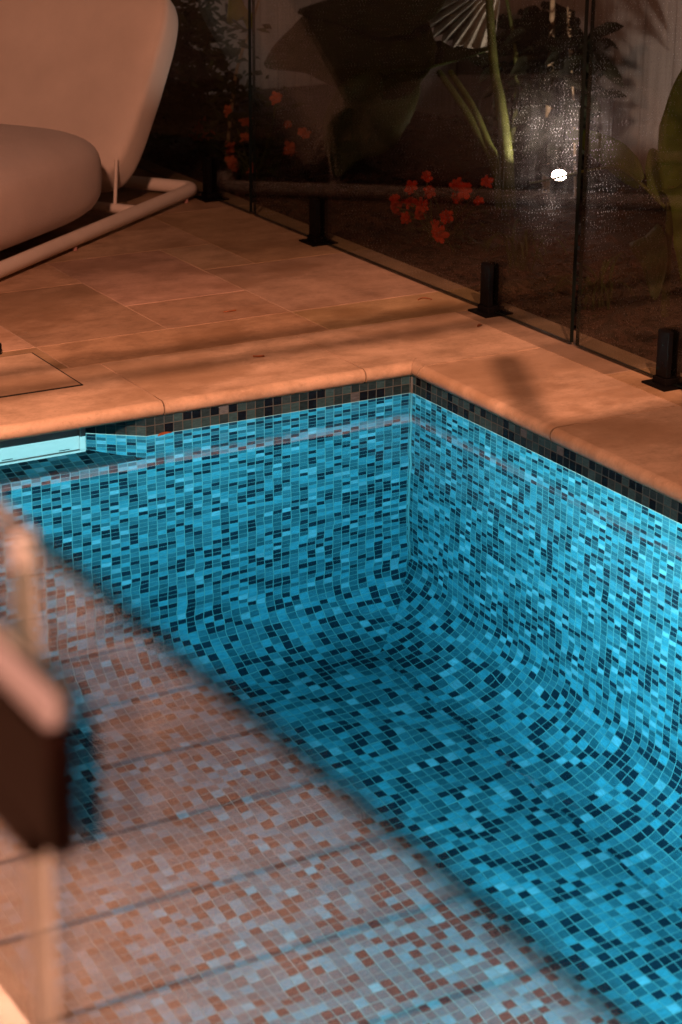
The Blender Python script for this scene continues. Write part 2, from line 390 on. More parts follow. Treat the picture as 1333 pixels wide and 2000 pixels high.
# ------------------------------------------------------------------ coping and paving
NR, NZ = 0.020, DK - 0.020           # bullnose radius
def nose(n=9):
    """(offset from the pool wall plane, z) from under-side to the flat top"""
    pr = [(0.03, NZ - NR + 0.001)]
    for k in range(n + 1):
        t = -math.pi / 2 + k / n * math.pi
        pr.append((0.010 - NR * 0.95 * math.cos(t), NZ + NR * math.sin(t)))
    return pr
CD = 0.385; G2 = 0.0022
bm = bmesh.new()
def run(a_of, b_of, mk, depth=CD):
    pr = nose() + ([(depth, DK), (depth, 0.03)] if depth else [(0.03, DK), (0.03, 0.05)])
    A = [bm.verts.new(mk(a_of(d), d, z)) for d, z in pr]; B = [bm.verts.new(mk(b_of(d), d, z)) for d, z in pr]
    for i in range(len(pr) - 1):
        f = bm.faces.new((A[i], A[i + 1], B[i + 1], B[i])); f.smooth = i < 10; f.normal_update()
    bm.faces.new(A[::-1]); bm.faces.new(B)
mkL = lambda s, d, z: (s, d, z); mkR = lambda s, d, z: (d, s, z)
xs = [-0.149, -0.738, -1.327, -1.916, -2.5]
run(lambda d: xs[0] + G2, lambda d: d - 0.0006, mkL, 0)
box(bm, xs[0] + G2, 0.0300, 0.0305, CD, 0.03, DK)
for a, c in zip(xs[1:], xs): run(lambda d: a + G2, lambda d: c - G2, mkL)
ys = [-0.045, -0.65, -1.255, -1.86, -2.465, -3.07, -3.675, -4.28, -4.9, -5.5, -6.2]
run(lambda d: ys[0] + G2, lambda d: d - 0.0006, mkR, 0)
box(bm, 0.0305, CD, ys[0] + G2, CD, 0.03, DK)
for a, c in zip(ys[1:], ys): run(lambda d: a + G2, lambda d: c - G2, mkR)
bmesh.ops.recalc_face_normals(bm, faces=bm.faces)
cope = mesh_obj("coping", bm, M_COPE); tag(cope, kind='structure')
bm = bmesh.new()
box(bm, XL - 0.44, XL - 0.028, -6.2, -0.03, 0.03, DK - 0.001, bev=0.01)
tag(mesh_obj("pale_coping", bm, M_PALE), kind='structure')
# pavers: explicit slabs with open joints on a mortar bed
XE = 0.575
bm = bmesh.new()
tl = bm.loops.layers.color.new("tone")
def pav(x0, x1, y0, y1):
    old = set(bm.faces)
    g = 0.0018
    box(bm, x0 + g, x1 - g, y0 + g, y1 - g, 0.045, DK, bev=0.0012)
    t_ = random.uniform(0.80, 1.0); tn = (t_, t_ * random.uniform(0.95, 1.0), t_ * random.uniform(0.90, 1.0), 1)
    for f in bm.faces:
        if f not in old:
            for lp in f.loops: lp[tl] = tn
XC = [-3.2, -2.45, -1.66, -0.826, -0.034, XE]
for x0, x1 in zip(XC, XC[1:]): pav(x0, x1, 0.386, 0.614)                       # narrow cut row behind the coping
xr = [-3.3, -2.05, -1.24, -0.829, -0.430]
for i, (x0, x1) in enumerate(zip(xr, xr[1:])):
    y = 0.614
    while y < 4.6:
        h = (0.73, 0.40, 0.60, 0.73)[(i * 3 + int(y * 2.3)) % 4]; pav(x0, x1, y, min(y + h, 4.6)); y += h
pav(-0.430, -0.034, 0.614, 0.900); pav(-0.034, XE, 0.614, 1.190)
pav(-0.430, 0.152, 1.500, 1.98); pav(-0.430, -0.034, 0.900, 1.500); pav(-0.034, 0.152, 1.190, 1.500); pav(0.152, XE, 1.190, 1.98)
pav(-0.430, 0.1, 1.98, 2.6); pav(0.1, XE, 1.98, 2.4); pav(0.1, XE, 2.4, 3.2); pav(-0.43, 0.1, 2.6, 3.4); pav(0.1, XE, 3.2, 4.6); pav(-0.43, 0.1, 3.4, 4.6)
yr = [0.386, -0.342, -0.95, -1.75, -2.55, -3.35, -4.2, -5.2, -6.2]             # strip outside the right coping
for y1, y0 in zip(yr, yr[1:]): pav(CD, XE, y0, y1)
pave = mesh_obj("paving", bm, M_STONE); tag(pave, kind='structure')
bm = bmesh.new()
for (x0, x1, y0, y1) in ((-3.3, XE - 0.004, 0.06, 4.6), (0.06, XE - 0.004, -6.2, 0.06)): box(bm, x0, x1, y0, y1, 0.035, DK - 0.0013)
tag(mesh_obj("mortar_bed", bm, M_GROUT), kind='structure')
# deck edge trim
bm = bmesh.new(); box(bm, XE + 0.001, XE + 0.012, -6.2, 4.6, -0.05, DK - 0.012)
tag(mesh_obj("edge_trim", bm, plain("edge_trim_metal", (0.02, 0.017, 0.014), 0.6)), kind='structure')
# terrace on the photographer's side: long slabs running across
bm = bmesh.new(); y = -6.4
k = 0
while y < -0.2:
    box(bm, -6.2, XL - 0.445, y + 0.0075, y + 0.2105 - 0.0075, 0.03, DK, bev=0.002); y += 0.2105
tag(mesh_obj("terrace_slabs", bm, M_BOARD), kind='structure')
bm = bmesh.new(); box(bm, -6.2, XL - 0.442, -6.4, -0.2, 0.0, DK - 0.016)
tag(mesh_obj("terrace_bed", bm, M_GAP), kind='structure')
bm = bmesh.new(); box(bm, -6.2, -2.5, -0.19, 0.05, 0.0, DK); box(bm, -6.2, -3.305, 0.055, 4.6, 0.0, DK)
tag(mesh_obj("side_paving", bm, M_SIDE), kind='structure')

# ------------------------------------------------------------------ garden ground and mulch
bm = bmesh.new(); nx, ny = 60, 150
V = [[bm.verts.new((XE + 0.013 + i / nx * 29, -16 + j / ny * 34, 0.0 + 0.018 * noise.noise(Vector((i * 1.3, j * 1.1, 0))))) for j in range(ny + 1)] for i in range(nx + 1)]
for i in range(nx):
    for j in range(ny): bm.faces.new((V[i][j], V[i + 1][j], V[i + 1][j + 1], V[i][j + 1])).smooth = True
tag(mesh_obj("garden_soil", bm, M_SOIL), kind='structure')
bm = bmesh.new()
box(bm, -30, XE + 0.012, -30, 30, -3.0, -1.62)
tag(mesh_obj("ground", bm, M_SOIL), kind='structure')
bm = bmesh.new()
for i in range(6500):
    x = XE + 0.02 + random.random() ** 1.2 * 1.85; y = random.uniform(-0.9, 3.6)
    l, ww = random.uniform(0.008, 0.03), random.uniform(0.004, 0.011)
    c = Vector((x, y, 0.012 + random.random() * 0.018)); a = random.uniform(0, 6.28)
    u = Vector((math.cos(a), math.sin(a), random.uniform(-.5, .5))) * l; v = Vector((-math.sin(a), math.cos(a), random.uniform(-.6, .6))) * ww; h = Vector((0, 0, 0.003))
    q = [bm.verts.new(c + s * u + t * v) for s, t in ((-1, -.7), (1, -1), (.8, 1), (-1, .8))]; q2 = [bm.verts.new(x.co + h) for x in q]
    bm.faces.new(q[::-1]); bm.faces.new(q2)
    for k in range(4): bm.faces.new((q[k], q[(k + 1) % 4], q2[(k + 1) % 4], q2[k]))
mul = mesh_obj("bark_mulch", bm, M_CHIP); tag(mul, kind='stuff')

# ------------------------------------------------------------------ paling fences
def paling(name, label, p0, p1, z1):
    p0, p1 = Vector(p0), Vector(p1); d = (p1 - p0); L = d.length; d.normalize(); nrm = Vector((-d.y, d.x, 0))
    t = thing(name, label, 'fence', p0)
    bm = bmesh.new(); s = 0
    while s < L:
        wd = 0.097 + random.uniform(-.004, .004); off = random.uniform(-.003, .003)
        zz = z1 + random.uniform(-.01, .01)
        c = [p0 + d * s, p0 + d * (s + wd - .004)]
        vs = []
        for z in (-0.06, zz):
            for o in (off, off + .014):
                for q in c: vs.append(bm.verts.new(q + nrm * o + Vector((0, 0, z))))
        for f in ((0, 2, 3, 1), (4, 5, 7, 6), (0, 1, 5, 4), (2, 6, 7, 3), (0, 4, 6, 2), (1, 3, 7, 5)): bm.faces.new([vs[i] for i in f])
        s += wd
    bmesh.ops.recalc_face_normals(bm, faces=bm.faces)
    mesh_obj("palings", bm, M_PALING, t)
    for z in (0.3, 1.0, 1.6):
        bm = bmesh.new(); o = 0.02
        vs = []
        for zz in (z, z + .07):
            for oo in (o, o + .04):
                for q in (p0, p1): vs.append(bm.verts.new(q + nrm * oo + Vector((0, 0, zz))))
        for f in ((0, 2, 3, 1), (4, 5, 7, 6), (0, 1, 5, 4), (2, 6, 7, 3), (0, 4, 6, 2), (1, 3, 7, 5)): bm.faces.new([vs[i] for i in f])
        bmesh.ops.recalc_face_normals(bm, faces=bm.faces)
        mesh_obj("rail", bm, M_PALING, t)
    return t
paling("paling_fence", "weathered grey timber paling fence at right, washed by the garden spotlight", (2.4, 4.66, 0), (2.4, -3.5, 0), 1.8).children
paling("paling_fence", "pale timber paling fence at the back, glimpsed through the small-leaved shrub", (-3.4, 4.7, 0), (2.38, 4.7, 0), 1.8)

# ------------------------------------------------------------------ glass fence: three panels with black spigots
GX = 0.471; TH = 0.012
m, nt, p = mat("glass_edge_clear"); nt.nodes.remove(p); b = NB(nt)     # polished top edge: dark green, half see-through
_t = b.n("ShaderNodeBsdfTransparent"); _t.inputs[0].default_value = (0.20, 0.30, 0.29, 1)
b.l(_t.outputs[0], nt.nodes["Material Output"].inputs[0]); M_EDGECLEAR = m
def pane(bm, x, y0, y1, z0, z1, clear_ends=False):
    """12 mm sheet: faces = slot 0, edges = slot 1"""
    fs = box(bm, x - TH / 2, x + TH / 2, y0, y1, z0, z1)
    for f in fs:
        f.material_index = 0
    for f in fs:
        f.normal_update()
        if abs(f.normal.x) < 0.5 and not (clear_ends and abs(f.normal.y) > 0.5): f.material_index = 1
    return fs
def spigot(parent, x, y):
    bm = bmesh.new()
    for s in (-1, 1):      # the two jaws that grip the glass
        x0, x1 = sorted((x + s * 0.0075, x + s * 0.0235)); box(bm, x0, x1, y - 0.0225, y + 0.0225, DK + 0.008, DK + 0.148, bev=0.0015)
    box(bm, x - 0.0235, x + 0.0235, y - 0.0225, y + 0.0225, DK + 0.006, DK + 0.026)
    sp = mesh_obj("spigot", bm, M_BLACK, parent)
    bm = bmesh.new(); box(bm, x - 0.048, x + 0.048, y - 0.048, y + 0.048, DK, DK + 0.006, bev=0.0015); me = mesh_obj("base_plate", bm, M_BLACK); me.parent = sp
    me.location = -Vector(parent.location)
    bm = bmesh.new(); box(bm, x - 0.028, x + 0.028, y - 0.028, y + 0.028, DK + 0.006, DK + 0.024, bev=0.002); me = mesh_obj("skirt", bm, M_BLACK); me.parent = sp; me.location = -Vector(parent.location)
    for zz in (0.06, 0.115):
        bm = bmesh.new(); lathe(bm, (x - 0.0235, y, DK + zz), [(0.0, -0.0025), (0.006, -0.0025), (0.007, 0.0)], 12, axis=(1, 0, 0))
        me = mesh_obj("grub_screw", bm, M_BLACK); me.parent = sp; me.location = -Vector(parent.location)
def panel(label, y0, y1, sp, dew):
    t = thing("glass_fence_panel", label, "glass panel", (GX, (y0 + y1) / 2, DK), "frameless glass fence panels along the garden bed")
    bm = bmesh.new(); pane(bm, GX, y0, y1, DK + 0.009, DK + 1.2)
    o = mesh_obj("glass_pane", bm, [M_DEWGLASS if dew else M_GLASS, M_GLASSEDGE], t)
    for y in sp: spigot(t, GX, y)
    return t
panel("frameless glass fence panel behind the cream lounge chair", 1.825, 3.3, (2.13, 2.95), False)
panel("wide glass fence panel with two black spigots, speckled with dew around the garden light", -0.070, 1.797, (0.330, 1.348), True)
panel("glass fence panel at the right edge, beyond the dark vertical gap", -1.75, -0.097, (-0.494, -1.4), True)

# ------------------------------------------------------------------ near glass balustrade and gate
NX = -2.543; NT = 1.285
t = thing("glass_balustrade", "out-of-focus near glass panel running diagonally, mirroring the warm terrace slabs", "glass panel", (NX, -4.6, DK))
bm = bmesh.new(); pane(bm, NX, -5.6, -3.684, DK + 0.009, NT, True); mesh_obj("glass_pane", bm, [M_GLASS, M_EDGECLEAR], t)
t = thing("glass_gate", "near glass gate at the left edge with a pale lamplit glass edge and dark latch", "gate", (NX, -3.2, DK))
bm = bmesh.new(); pane(bm, NX, -3.669, -2.7, DK + 0.03, NT); mesh_obj("glass_pane", bm, [M_GLASS, M_GLASSEDGE], t)
bm = bmesh.new(); box(bm, NX - 0.0065, NX + 0.0065, -3.675, -3.6695, DK + 0.03, NT - 0.004); mesh_obj("lit_edge", bm, M_EDGELIT, t)  # pale piece stands in for the lamplit end of the gate glass
# latch: thick plate with a sloping top
bm = bmesh.new()
y0, y1 = -3.748, -3.56
def extr(bm, sec, y0, y1, bev):
    A = [bm.verts.new((x, y0, z)) for x, z in sec]; B = [bm.verts.new((x, y1, z)) for x, z in sec]
    for i in range(len(sec)): bm.faces.new((A[i], A[(i + 1) % len(sec)], B[(i + 1) % len(sec)], B[i]))
    bm.faces.new(A[::-1]); bm.faces.new(B)
    bmesh.ops.recalc_face_normals(bm, faces=bm.faces)
    bmesh.ops.bevel(bm, geom=[e for e in bm.edges if e.calc_face_angle(0) > 0.5], offset=bev, segments=2, affect='EDGES')
extr(bm, [(NX - 0.0065, 1.130), (NX - 0.020, 1.130), (NX - 0.020, 1.203), (NX - 0.0065, 1.203)], y0, y1, 0.0025)
extr(bm, [(NX - 0.0065, 1.108), (NX - 0.018, 1.108), (NX - 0.018, 1.1295), (NX - 0.0065, 1.1295)], -3.705, y1, 0.002)
lt = mesh_obj("latch", bm, M_BROWN, t)
bm = bmesh.new(); extr(bm, [(NX - 0.007, 1.204), (NX - 0.0215, 1.204), (NX - 0.0215, 1.2085), (NX - 0.011, 1.226), (NX - 0.007, 1.227)], y0 + 0.001, y1, 0.002)  # paler top piece paints in the lit top face of the latch
lc = mesh_obj("cap", bm, M_CAPLIT); lc.parent = lt; lc.location = -Vector(t.location)

# ------------------------------------------------------------------ skimmer
t = thing("skimmer", "white plastic skimmer mouth set in the tiled recess under the coping", "pool skimmer", (-1.12, 0.09, 0))
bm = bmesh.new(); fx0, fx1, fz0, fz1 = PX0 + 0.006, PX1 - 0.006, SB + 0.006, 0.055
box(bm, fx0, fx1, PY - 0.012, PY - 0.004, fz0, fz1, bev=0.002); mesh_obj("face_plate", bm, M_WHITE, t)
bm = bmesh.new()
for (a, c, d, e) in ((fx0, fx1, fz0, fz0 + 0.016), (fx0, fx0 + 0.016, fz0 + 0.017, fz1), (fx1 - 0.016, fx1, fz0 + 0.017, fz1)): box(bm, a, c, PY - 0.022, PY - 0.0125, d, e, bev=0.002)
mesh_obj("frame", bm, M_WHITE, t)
for x in (fx1 - 0.05, fx0 + 0.05, -1.12):
    bm = bmesh.new(); box(bm, x - 0.02, x + 0.008, PY - 0.0145, PY - 0.0125, fz0 + 0.027, fz0 + 0.031)
    mesh_obj("vent_slot", bm, M_GAP, t)
# lid let into the coping
t = thing("access_hatch", "square stone-topped skimmer hatch outlined by a thin black joint in the coping", "hatch", (-1.03, 0.39, DK))
bm = bmesh.new()
def ring(x0, x1, y0, y1, w_, z0, z1):
    box(bm, x0, x1, y0, y0 + w_, z0, z1); box(bm, x0, x1, y1 - w_, y1, z0, z1); box(bm, x0, x0 + w_, y0 + w_, y1 - w_, z0, z1); box(bm, x1 - w_, x1, y0 + w_, y1 - w_, z0, z1)
ring(-1.200, -0.858, 0.222, 0.564, 0.005, DK - 0.01, DK + 0.0022)
mesh_obj("rim", bm, M_GAP, t)
bm = bmesh.new(); box(bm, -1.1945, -0.8635, 0.2275, 0.5585, DK - 0.01, DK + 0.0032); mesh_obj("cover_slab", bm, M_COPE, t)
# dark metal foot at the left edge
t = thing("drain_knob", "small dark metal knob on the paving at the left edge", "knob", (-0.945, 0.615, DK))
bm = bmesh.new(); lathe(bm, (-0.945, 0.607, DK), [(0.0, 0.0), (0.016, 0.0), (0.016, 0.012), (0.0135, 0.014), (0.0135, 0.028), (0.011, 0.031), (0.0, 0.031)], 20); mesh_obj("cap", bm, plain("gunmetal", (0.03, 0.028, 0.03), 0.3, metal=0.8), t)
bm = bmesh.new()
for k in range(14):
    a = k / 14 * 6.283; c = Vector((-0.945 + 0.0138 * math.cos(a), 0.607 + 0.0138 * math.sin(a), DK + 0.021)); box(bm, c.x - .0012, c.x + .0012, c.y - .0012, c.y + .0012, DK + .015, DK + .0275)
mesh_obj("grip_ribs", bm, M_BLACK, t)

# ------------------------------------------------------------------ lounge chair
CO = Vector((0.43, 2.18, DK)); CA = Vector((0.792, 0.611, 0)); CB = Vector((0.611, -0.792, 0)); CZ = Vector((0, 0, 1))
def ch(t_, b_, z_): return CO + CA * t_ + CB * b_ + CZ * z_
chair = thing("lounge_chair", "cream outdoor lounge chair with puffy seat and reclined rounded back on a tube frame", "lounge chair", CO)
RT_ = 0.024; z0 = 0.034
pts = [ch(-1.75, 0, z0), ch(-0.06, 0, z0)]
for k in range(1, 7):
    a = k / 6 * math.pi / 2; pts.append(ch(-0.045 + 0.045 * math.sin(a), -0.045 + 0.045 * math.cos(a), z0))
for k in range(0, 7):
    a = k / 6 * math.pi / 2; pts.append(ch(-0.045 + 0.045 * math.cos(a), -0.805 - 0.045 * math.sin(a), z0))
pts.append(ch(-1.75, -0.85, z0))
bm = bmesh.new(); tube(bm, pts, RT_, 20); mesh_obj("tube_frame", bm, M_TUBE, chair)
bm = bmesh.new(); tube(bm, [ch(-0.42, -0.024, z0), ch(-0.42, -0.826, z0)], 0.017, 14); mesh_obj("cross_bar", bm, M_TUBE, chair)
for bb in (-0.10, -0.75):
    bm = bmesh.new(); tube(bm, [ch(-0.42, bb, z0 + .01), ch(-0.40, bb, 0.2)], 0.0065, 10); mesh_obj("strut", bm, M_TUBE, chair)
for tt in (-0.09, -0.9):
    bm = bmesh.new(); lathe(bm, ch(tt, 0.008, 0), [(0, 0), (0.009, 0), (0.009, 0.012), (0, 0.012)], 12); mesh_obj("foot", bm, M_WHITE, chair)
def superq(bm, fn, nu=48, nv=28, e1=0.55, e2=0.55):
    """superellipsoid mapped by fn(x,y,z in [-1,1])"""
    sp = lambda c, e: math.copysign(abs(c) ** e, c)
    rows = []
    for j in range(nv + 1):
        v = -math.pi / 2 + j / nv * math.pi; r = []
        for i in range(nu):
            u = i / nu * 2 * math.pi
            r.append(bm.verts.new(fn(sp(math.cos(v), e1) * sp(math.cos(u), e2), sp(math.cos(v), e1) * sp(math.sin(u), e2), sp(math.sin(v), e1))))
        rows.append(r)
    for j in range(nv):
        for i in range(nu):
            f = bm.faces.new((rows[j][i], rows[j][(i + 1) % nu], rows[j + 1][(i + 1) % nu], rows[j + 1][i])); f.smooth = True
    bmesh.ops.remove_doubles(bm, verts=bm.verts, dist=1e-5); bmesh.ops.recalc_face_normals(bm, faces=bm.faces)
bm = bmesh.new()
superq(bm, lambda x, y, z: ch(-1.05 + 0.55 * x, -0.42 + 0.43 * y, 0.200 + 0.172 * z - 0.02 * x * (0.5 + 0.5 * z)), e1=0.58, e2=0.5)
mesh_obj("seat", bm, M_SEAT, chair)
def backfn(x, y, z):
    # x: thickness, y: across, z: along the reclined height
    h = (z + 1) / 2
    half = 0.335 + 0.055 * math.sin(min(h, 1) * math.pi * 0.62)
    rec = -0.335 + 0.36 * h + 0.03 * h * h - 0.05 * (y * y)
    return ch(rec + 0.075 * x, -0.425 + half * y, 0.085 + 0.645 * h - 0.06 * x)
bm = bmesh.new(); superq(bm, backfn, e1=0.34, e2=0.42, nu=56, nv=40)
mesh_obj("back", bm, M_SHELL, chair)

# ------------------------------------------------------------------ garden plants
def blade(bm, pts, widths, side, fold=0.0, n=6, mi=0, ruffle=0.0, thick=0.0012):
    """leaf blade along a smoothed midrib; side = half-width direction"""
    ln = bez(pts, n); N = len(ln); side = Vector(side)
    def wd(i):
        s = i / (N - 1) * (len(widths) - 1); k = min(int(s), len(widths) - 2); return widths[k] + (widths[k + 1] - widths[k]) * (s - k)
    rows = []
    for i, c in enumerate(ln):
        t = (ln[min(i + 1, N - 1)] - ln[max(i - 1, 0)]).normalized(); sd = (side - t * side.dot(t)).normalized(); nr = t.cross(sd)
        h = wd(i); r = []
        for k in range(-3, 4):
            u = k / 3
            r.append(bm.verts.new(c + sd * h * u + nr * (abs(u) * fold * h + ruffle * h * math.sin(i * 1.7 + k) * abs(u))))
        rows.append(r)
    for i in range(N - 1):
        for k in range(6):
            f = bm.faces.new((rows[i][k], rows[i][k + 1], rows[i + 1][k + 1], rows[i + 1][k])); f.smooth = True; f.material_index = mi
def leaf_part(name, parent, pts, widths, side, m, **k):
    bm = bmesh.new(); blade(bm, pts, widths, side, **k); o = mesh_obj(name, bm, m, parent)
    sm = o.modifiers.new("thickness", 'SOLIDIFY'); sm.thickness = 0.0016; return o
def stem_part(parent, pts, r, m=None, name="stem"):
    bm = bmesh.new(); ln = bez(pts, 8); n = len(ln); rr = [r[0] + (r[1] - r[0]) * i / (n - 1) for i in range(n)]
    tube(bm, ln, rr, 10); return mesh_obj(name, bm, m or M_STEM, parent)
VIEW = Vector((0.60, 0.75, -0.25)); VS = Vector((0.82, -0.56, 0))

# elephant ear: thick stems, big hanging leaves
ee = thing("elephant_ear", "big-leaved elephant ear plant with thick green stems left of the garden light", "plant", (1.5, 1.82, 0))
stem_part(ee, [(1.5, 1.74, 0.0), (1.5, 1.772, 0.217), (1.5, 1.823, 0.396), (1.5, 1.872, 0.52), (1.5, 1.925, 0.80)], (0.028, 0.014))
stem_part(ee, [(1.5, 1.80, 0.0), (1.5, 1.847, 0.182), (1.5, 1.891, 0.235), (1.5, 2.0, 0.351), (1.5, 2.164, 0.461)], (0.018, 0.011))
stem_part(ee, [(1.53, 1.83, 0.0), (1.55, 1.92, 0.15), (1.55, 2.054, 0.262), (1.55, 2.164, 0.342), (1.55, 2.321, 0.437)], (0.020, 0.012))
leaf_part("leaf", ee, [(1.52, 1.92, 0.575), (1.48, 2.2, 0.485), (1.46, 2.5, 0.44), (1.42, 2.85, 0.39)], [0.01, 0.05, 0.11, 0.12, 0.05, 0.005], (0.6, 0.2, 0.25), M_LEAF, fold=-0.35, ruffle=0.12)
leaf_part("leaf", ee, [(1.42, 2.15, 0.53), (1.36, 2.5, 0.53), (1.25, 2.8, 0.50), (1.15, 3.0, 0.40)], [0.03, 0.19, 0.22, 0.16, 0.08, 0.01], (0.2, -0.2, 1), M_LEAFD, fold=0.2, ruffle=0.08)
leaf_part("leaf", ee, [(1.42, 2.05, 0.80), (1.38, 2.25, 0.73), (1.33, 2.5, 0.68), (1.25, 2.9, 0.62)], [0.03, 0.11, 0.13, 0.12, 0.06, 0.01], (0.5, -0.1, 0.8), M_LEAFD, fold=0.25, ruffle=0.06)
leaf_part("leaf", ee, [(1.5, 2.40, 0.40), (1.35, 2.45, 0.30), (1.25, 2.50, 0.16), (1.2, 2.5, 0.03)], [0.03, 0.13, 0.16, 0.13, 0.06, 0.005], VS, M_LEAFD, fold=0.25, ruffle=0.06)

# pleated palm leaf hanging into the light
pp = thing("pleated_palm", "pale pleated palm frond hanging in the light at the top of the photo", "palm", (1.72, 2.2, 0))
stem_part(pp, [(1.75, 2.12, 0.0), (1.76, 2.1, 0.45), (1.72, 2.16, 0.80)], (0.012, 0.006))
bm = bmesh.new()
apex = Vector((1.72, 2.16, 0.80)); nf = 22
for k in range(nf + 1):
    pass
fan = []
for k in range(nf + 1):
    s = k / nf
    tip = Vector((1.66, 2.70, 0.80)).lerp(Vector((1.74, 2.22, 0.50)), s) + Vector((0, 0.16, -0.10)) * math.sin(s * math.pi)
    zig = Vector((0.022, 0.01, 0.012)) * (1 if k % 2 else -1)
    fan.append([bm.verts.new(apex.lerp(tip, q) + zig * q) for q in (0.04, 0.35, 0.7, 1.0)])
for a, c in zip(fan, fan[1:]):
    for i in range(3): bm.faces.new((a[i], a[i + 1], c[i + 1], c[i]))
o = mesh_obj("frond", bm, M_PLEAT, pp); o.modifiers.new("thickness", 'SOLIDIFY').thickness = 0.0016

# broad-leaved ginger by the right edge
gp = thing("broad_leaf_plant", "broad-leaved plant at the right edge with an arching leaf above the garden light", "plant", (1.1, 0.33, 0))
stem_part(gp, [(1.1, 0.31, 0.0), (1.1, 0.315, 0.2), (1.1, 0.32, 0.40)], (0.014, 0.010))
stem_part(gp, [(1.0, 0.909, 0.311), (1.05, 0.84, 0.334), (1.1, 0.76, 0.366), (1.12, 0.628, 0.397), (1.1, 0.484, 0.386), (1.1, 0.34, 0.33)], (0.0035, 0.006))
leaf_part("leaf", gp, [(1.1, 0.47, 0.382), (1.12, 0.572, 0.411), (1.14, 0.698, 0.436), (1.17, 0.862, 0.446), (1.2, 1.002, 0.443)], [0.02, 0.045, 0.05, 0.042, 0.028, 0.004], (0.3, 0.1, 0.9), M_LEAFG, fold=0.25)
leaf_part("leaf", gp, [(1.12, 0.378, 0.34), (1.14, 0.42, 0.41), (1.15, 0.485, 0.480)], [0.02, 0.045, 0.042, 0.006], VS, M_LEAFG, fold=0.2)
leaf_part("leaf", gp, [(1.1, 0.317, 0.36), (1.1, 0.305, 0.50), (1.1, 0.275, 0.64), (1.08, 0.22, 0.80)], [0.014, 0.05, 0.062, 0.05, 0.01], VS, M_LEAFG, fold=0.3)
leaf_part("leaf", gp, [(1.05, 0.28, 0.36), (1.02, 0.20, 0.42), (0.98, 0.08, 0.42), (0.93, 0.0, 0.30), (0.9, -0.02, 0.2)], [0.012, 0.05, 0.06, 0.05, 0.01], (0.5, -0.5, 0.3), M_LEAFG, fold=0.2)
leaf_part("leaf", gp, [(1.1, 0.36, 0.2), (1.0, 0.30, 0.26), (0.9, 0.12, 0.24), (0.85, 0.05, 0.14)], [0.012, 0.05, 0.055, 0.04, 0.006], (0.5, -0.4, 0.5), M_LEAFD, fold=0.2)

db = thing("shadow_bush", "added near-black bush standing for the shadow behind the garden light", "bush", (1.85, 2.0, 0))  # invented: near-black leaves stand for shadow and block light from the fence
bm = bmesh.new()
for k in range(520):
    q = random.random()
    c = Vector((1.76 + random.uniform(0, .26), 1.90 + random.uniform(-.03, .40), 0.04 + random.random() * 0.62)); a = random.uniform(0, 6.28); d = Vector((math.cos(a), math.sin(a), random.uniform(-.9, .6))); l = random.uniform(0.06, 0.12)
    blade(bm, [c, c + d * l * .5 + Vector((0, 0, .01)), c + d * l], [0.004, l * .26, l * .2, 0.001], d.orthogonal(), n=2, fold=0.25)
mesh_obj("foliage", bm, leafmat("leaf_shadow", (0.008, 0.010, 0.004), trans=0.1), db)
stem_part(db, [(1.85, 2.0, 0), (1.86, 2.02, 0.4), (1.84, 2.0, 0.85)], (0.02, 0.008), M_DRY)
# strappy grass tufts
for (x, y, lab) in ((0.92, 0.42, "low strappy grass tuft in the mulch right of the dark panel gap"), (1.0, 0.95, "low strappy grass tuft behind the middle black spigot")):
    g = thing("grass_tuft", lab, "grass tuft", (x, y, 0), "strappy tufts in the mulch")
    bm = bmesh.new()
    for k in range(26):
        a = random.uniform(0, 6.28); l = random.uniform(0.08, 0.2); c = Vector((x + random.uniform(-.03, .03), y + random.uniform(-.03, .03), 0.0)); d = Vector((math.cos(a), math.sin(a), 0))
        blade(bm, [c, c + d * l * 0.3 + Vector((0, 0, l * 0.7)), c + d * l * 0.75 + Vector((0, 0, l * 0.85)), c + d * l * 1.1 + Vector((0, 0, l * 0.6))], [0.004, 0.005, 0.004, 0.001], Vector((-d.y, d.x, 0)), n=3)
    mesh_obj("blades", bm, M_LEAF, g)
    g.location = (x, y, 0)

# flowers
def floret(bm, c, r, ax):
    """one small five-petalled bloom, petals unequal and cupped"""
    u = ax.orthogonal().normalized(); v = ax.cross(u); ph = random.uniform(0, 6)
    for k in range(5):
        a = ph + k / 5 * 6.283 + random.uniform(-.12, .12); d = u * math.cos(a) + v * math.sin(a); e = ax.cross(d)
        r_ = r * random.uniform(.75, 1.15); cup = random.uniform(0.0, 0.5)
        pts = [(0.06, 0.07), (0.4, 0.34), (0.8, 0.42), (1.05, 0.16)]
        rows = [[bm.verts.new(c + d * r_ * s_ + e * r_ * w_ * q + ax * r_ * (cup * s_ * s_ - 0.12 * q * q + random.uniform(-.04, .04))) for q in (-1, 0, 1)] for s_, w_ in pts]
        for i in range(3):
            for q in range(2): bm.faces.new((rows[i][q], rows[i][q + 1], rows[i + 1][q + 1], rows[i + 1][q])).smooth = True
    lathe(bm, c + ax * r * 0.05, [(r * .12, 0), (r * .1, r * .1), (0, r * .12)], 6, axis=ax)
def flower(parent, c, r, m, face):
    """a head of a few crowded florets"""
    bm = bmesh.new(); c = Vector(c); ax0 = Vector(face).normalized()
    for k in range(random.choice((2, 3, 4))):
        ax = (ax0 + Vector((random.uniform(-.9, .9), random.uniform(-.9, .9), random.uniform(-.7, .9)))).normalized()
        floret(bm, c + ax * r * 0.45 + Vector((0, random.uniform(-.4, .4), random.uniform(-.3, .3))) * r, r * random.uniform(.8, 1.15), ax)
    return mesh_obj("flower", bm, m, parent)
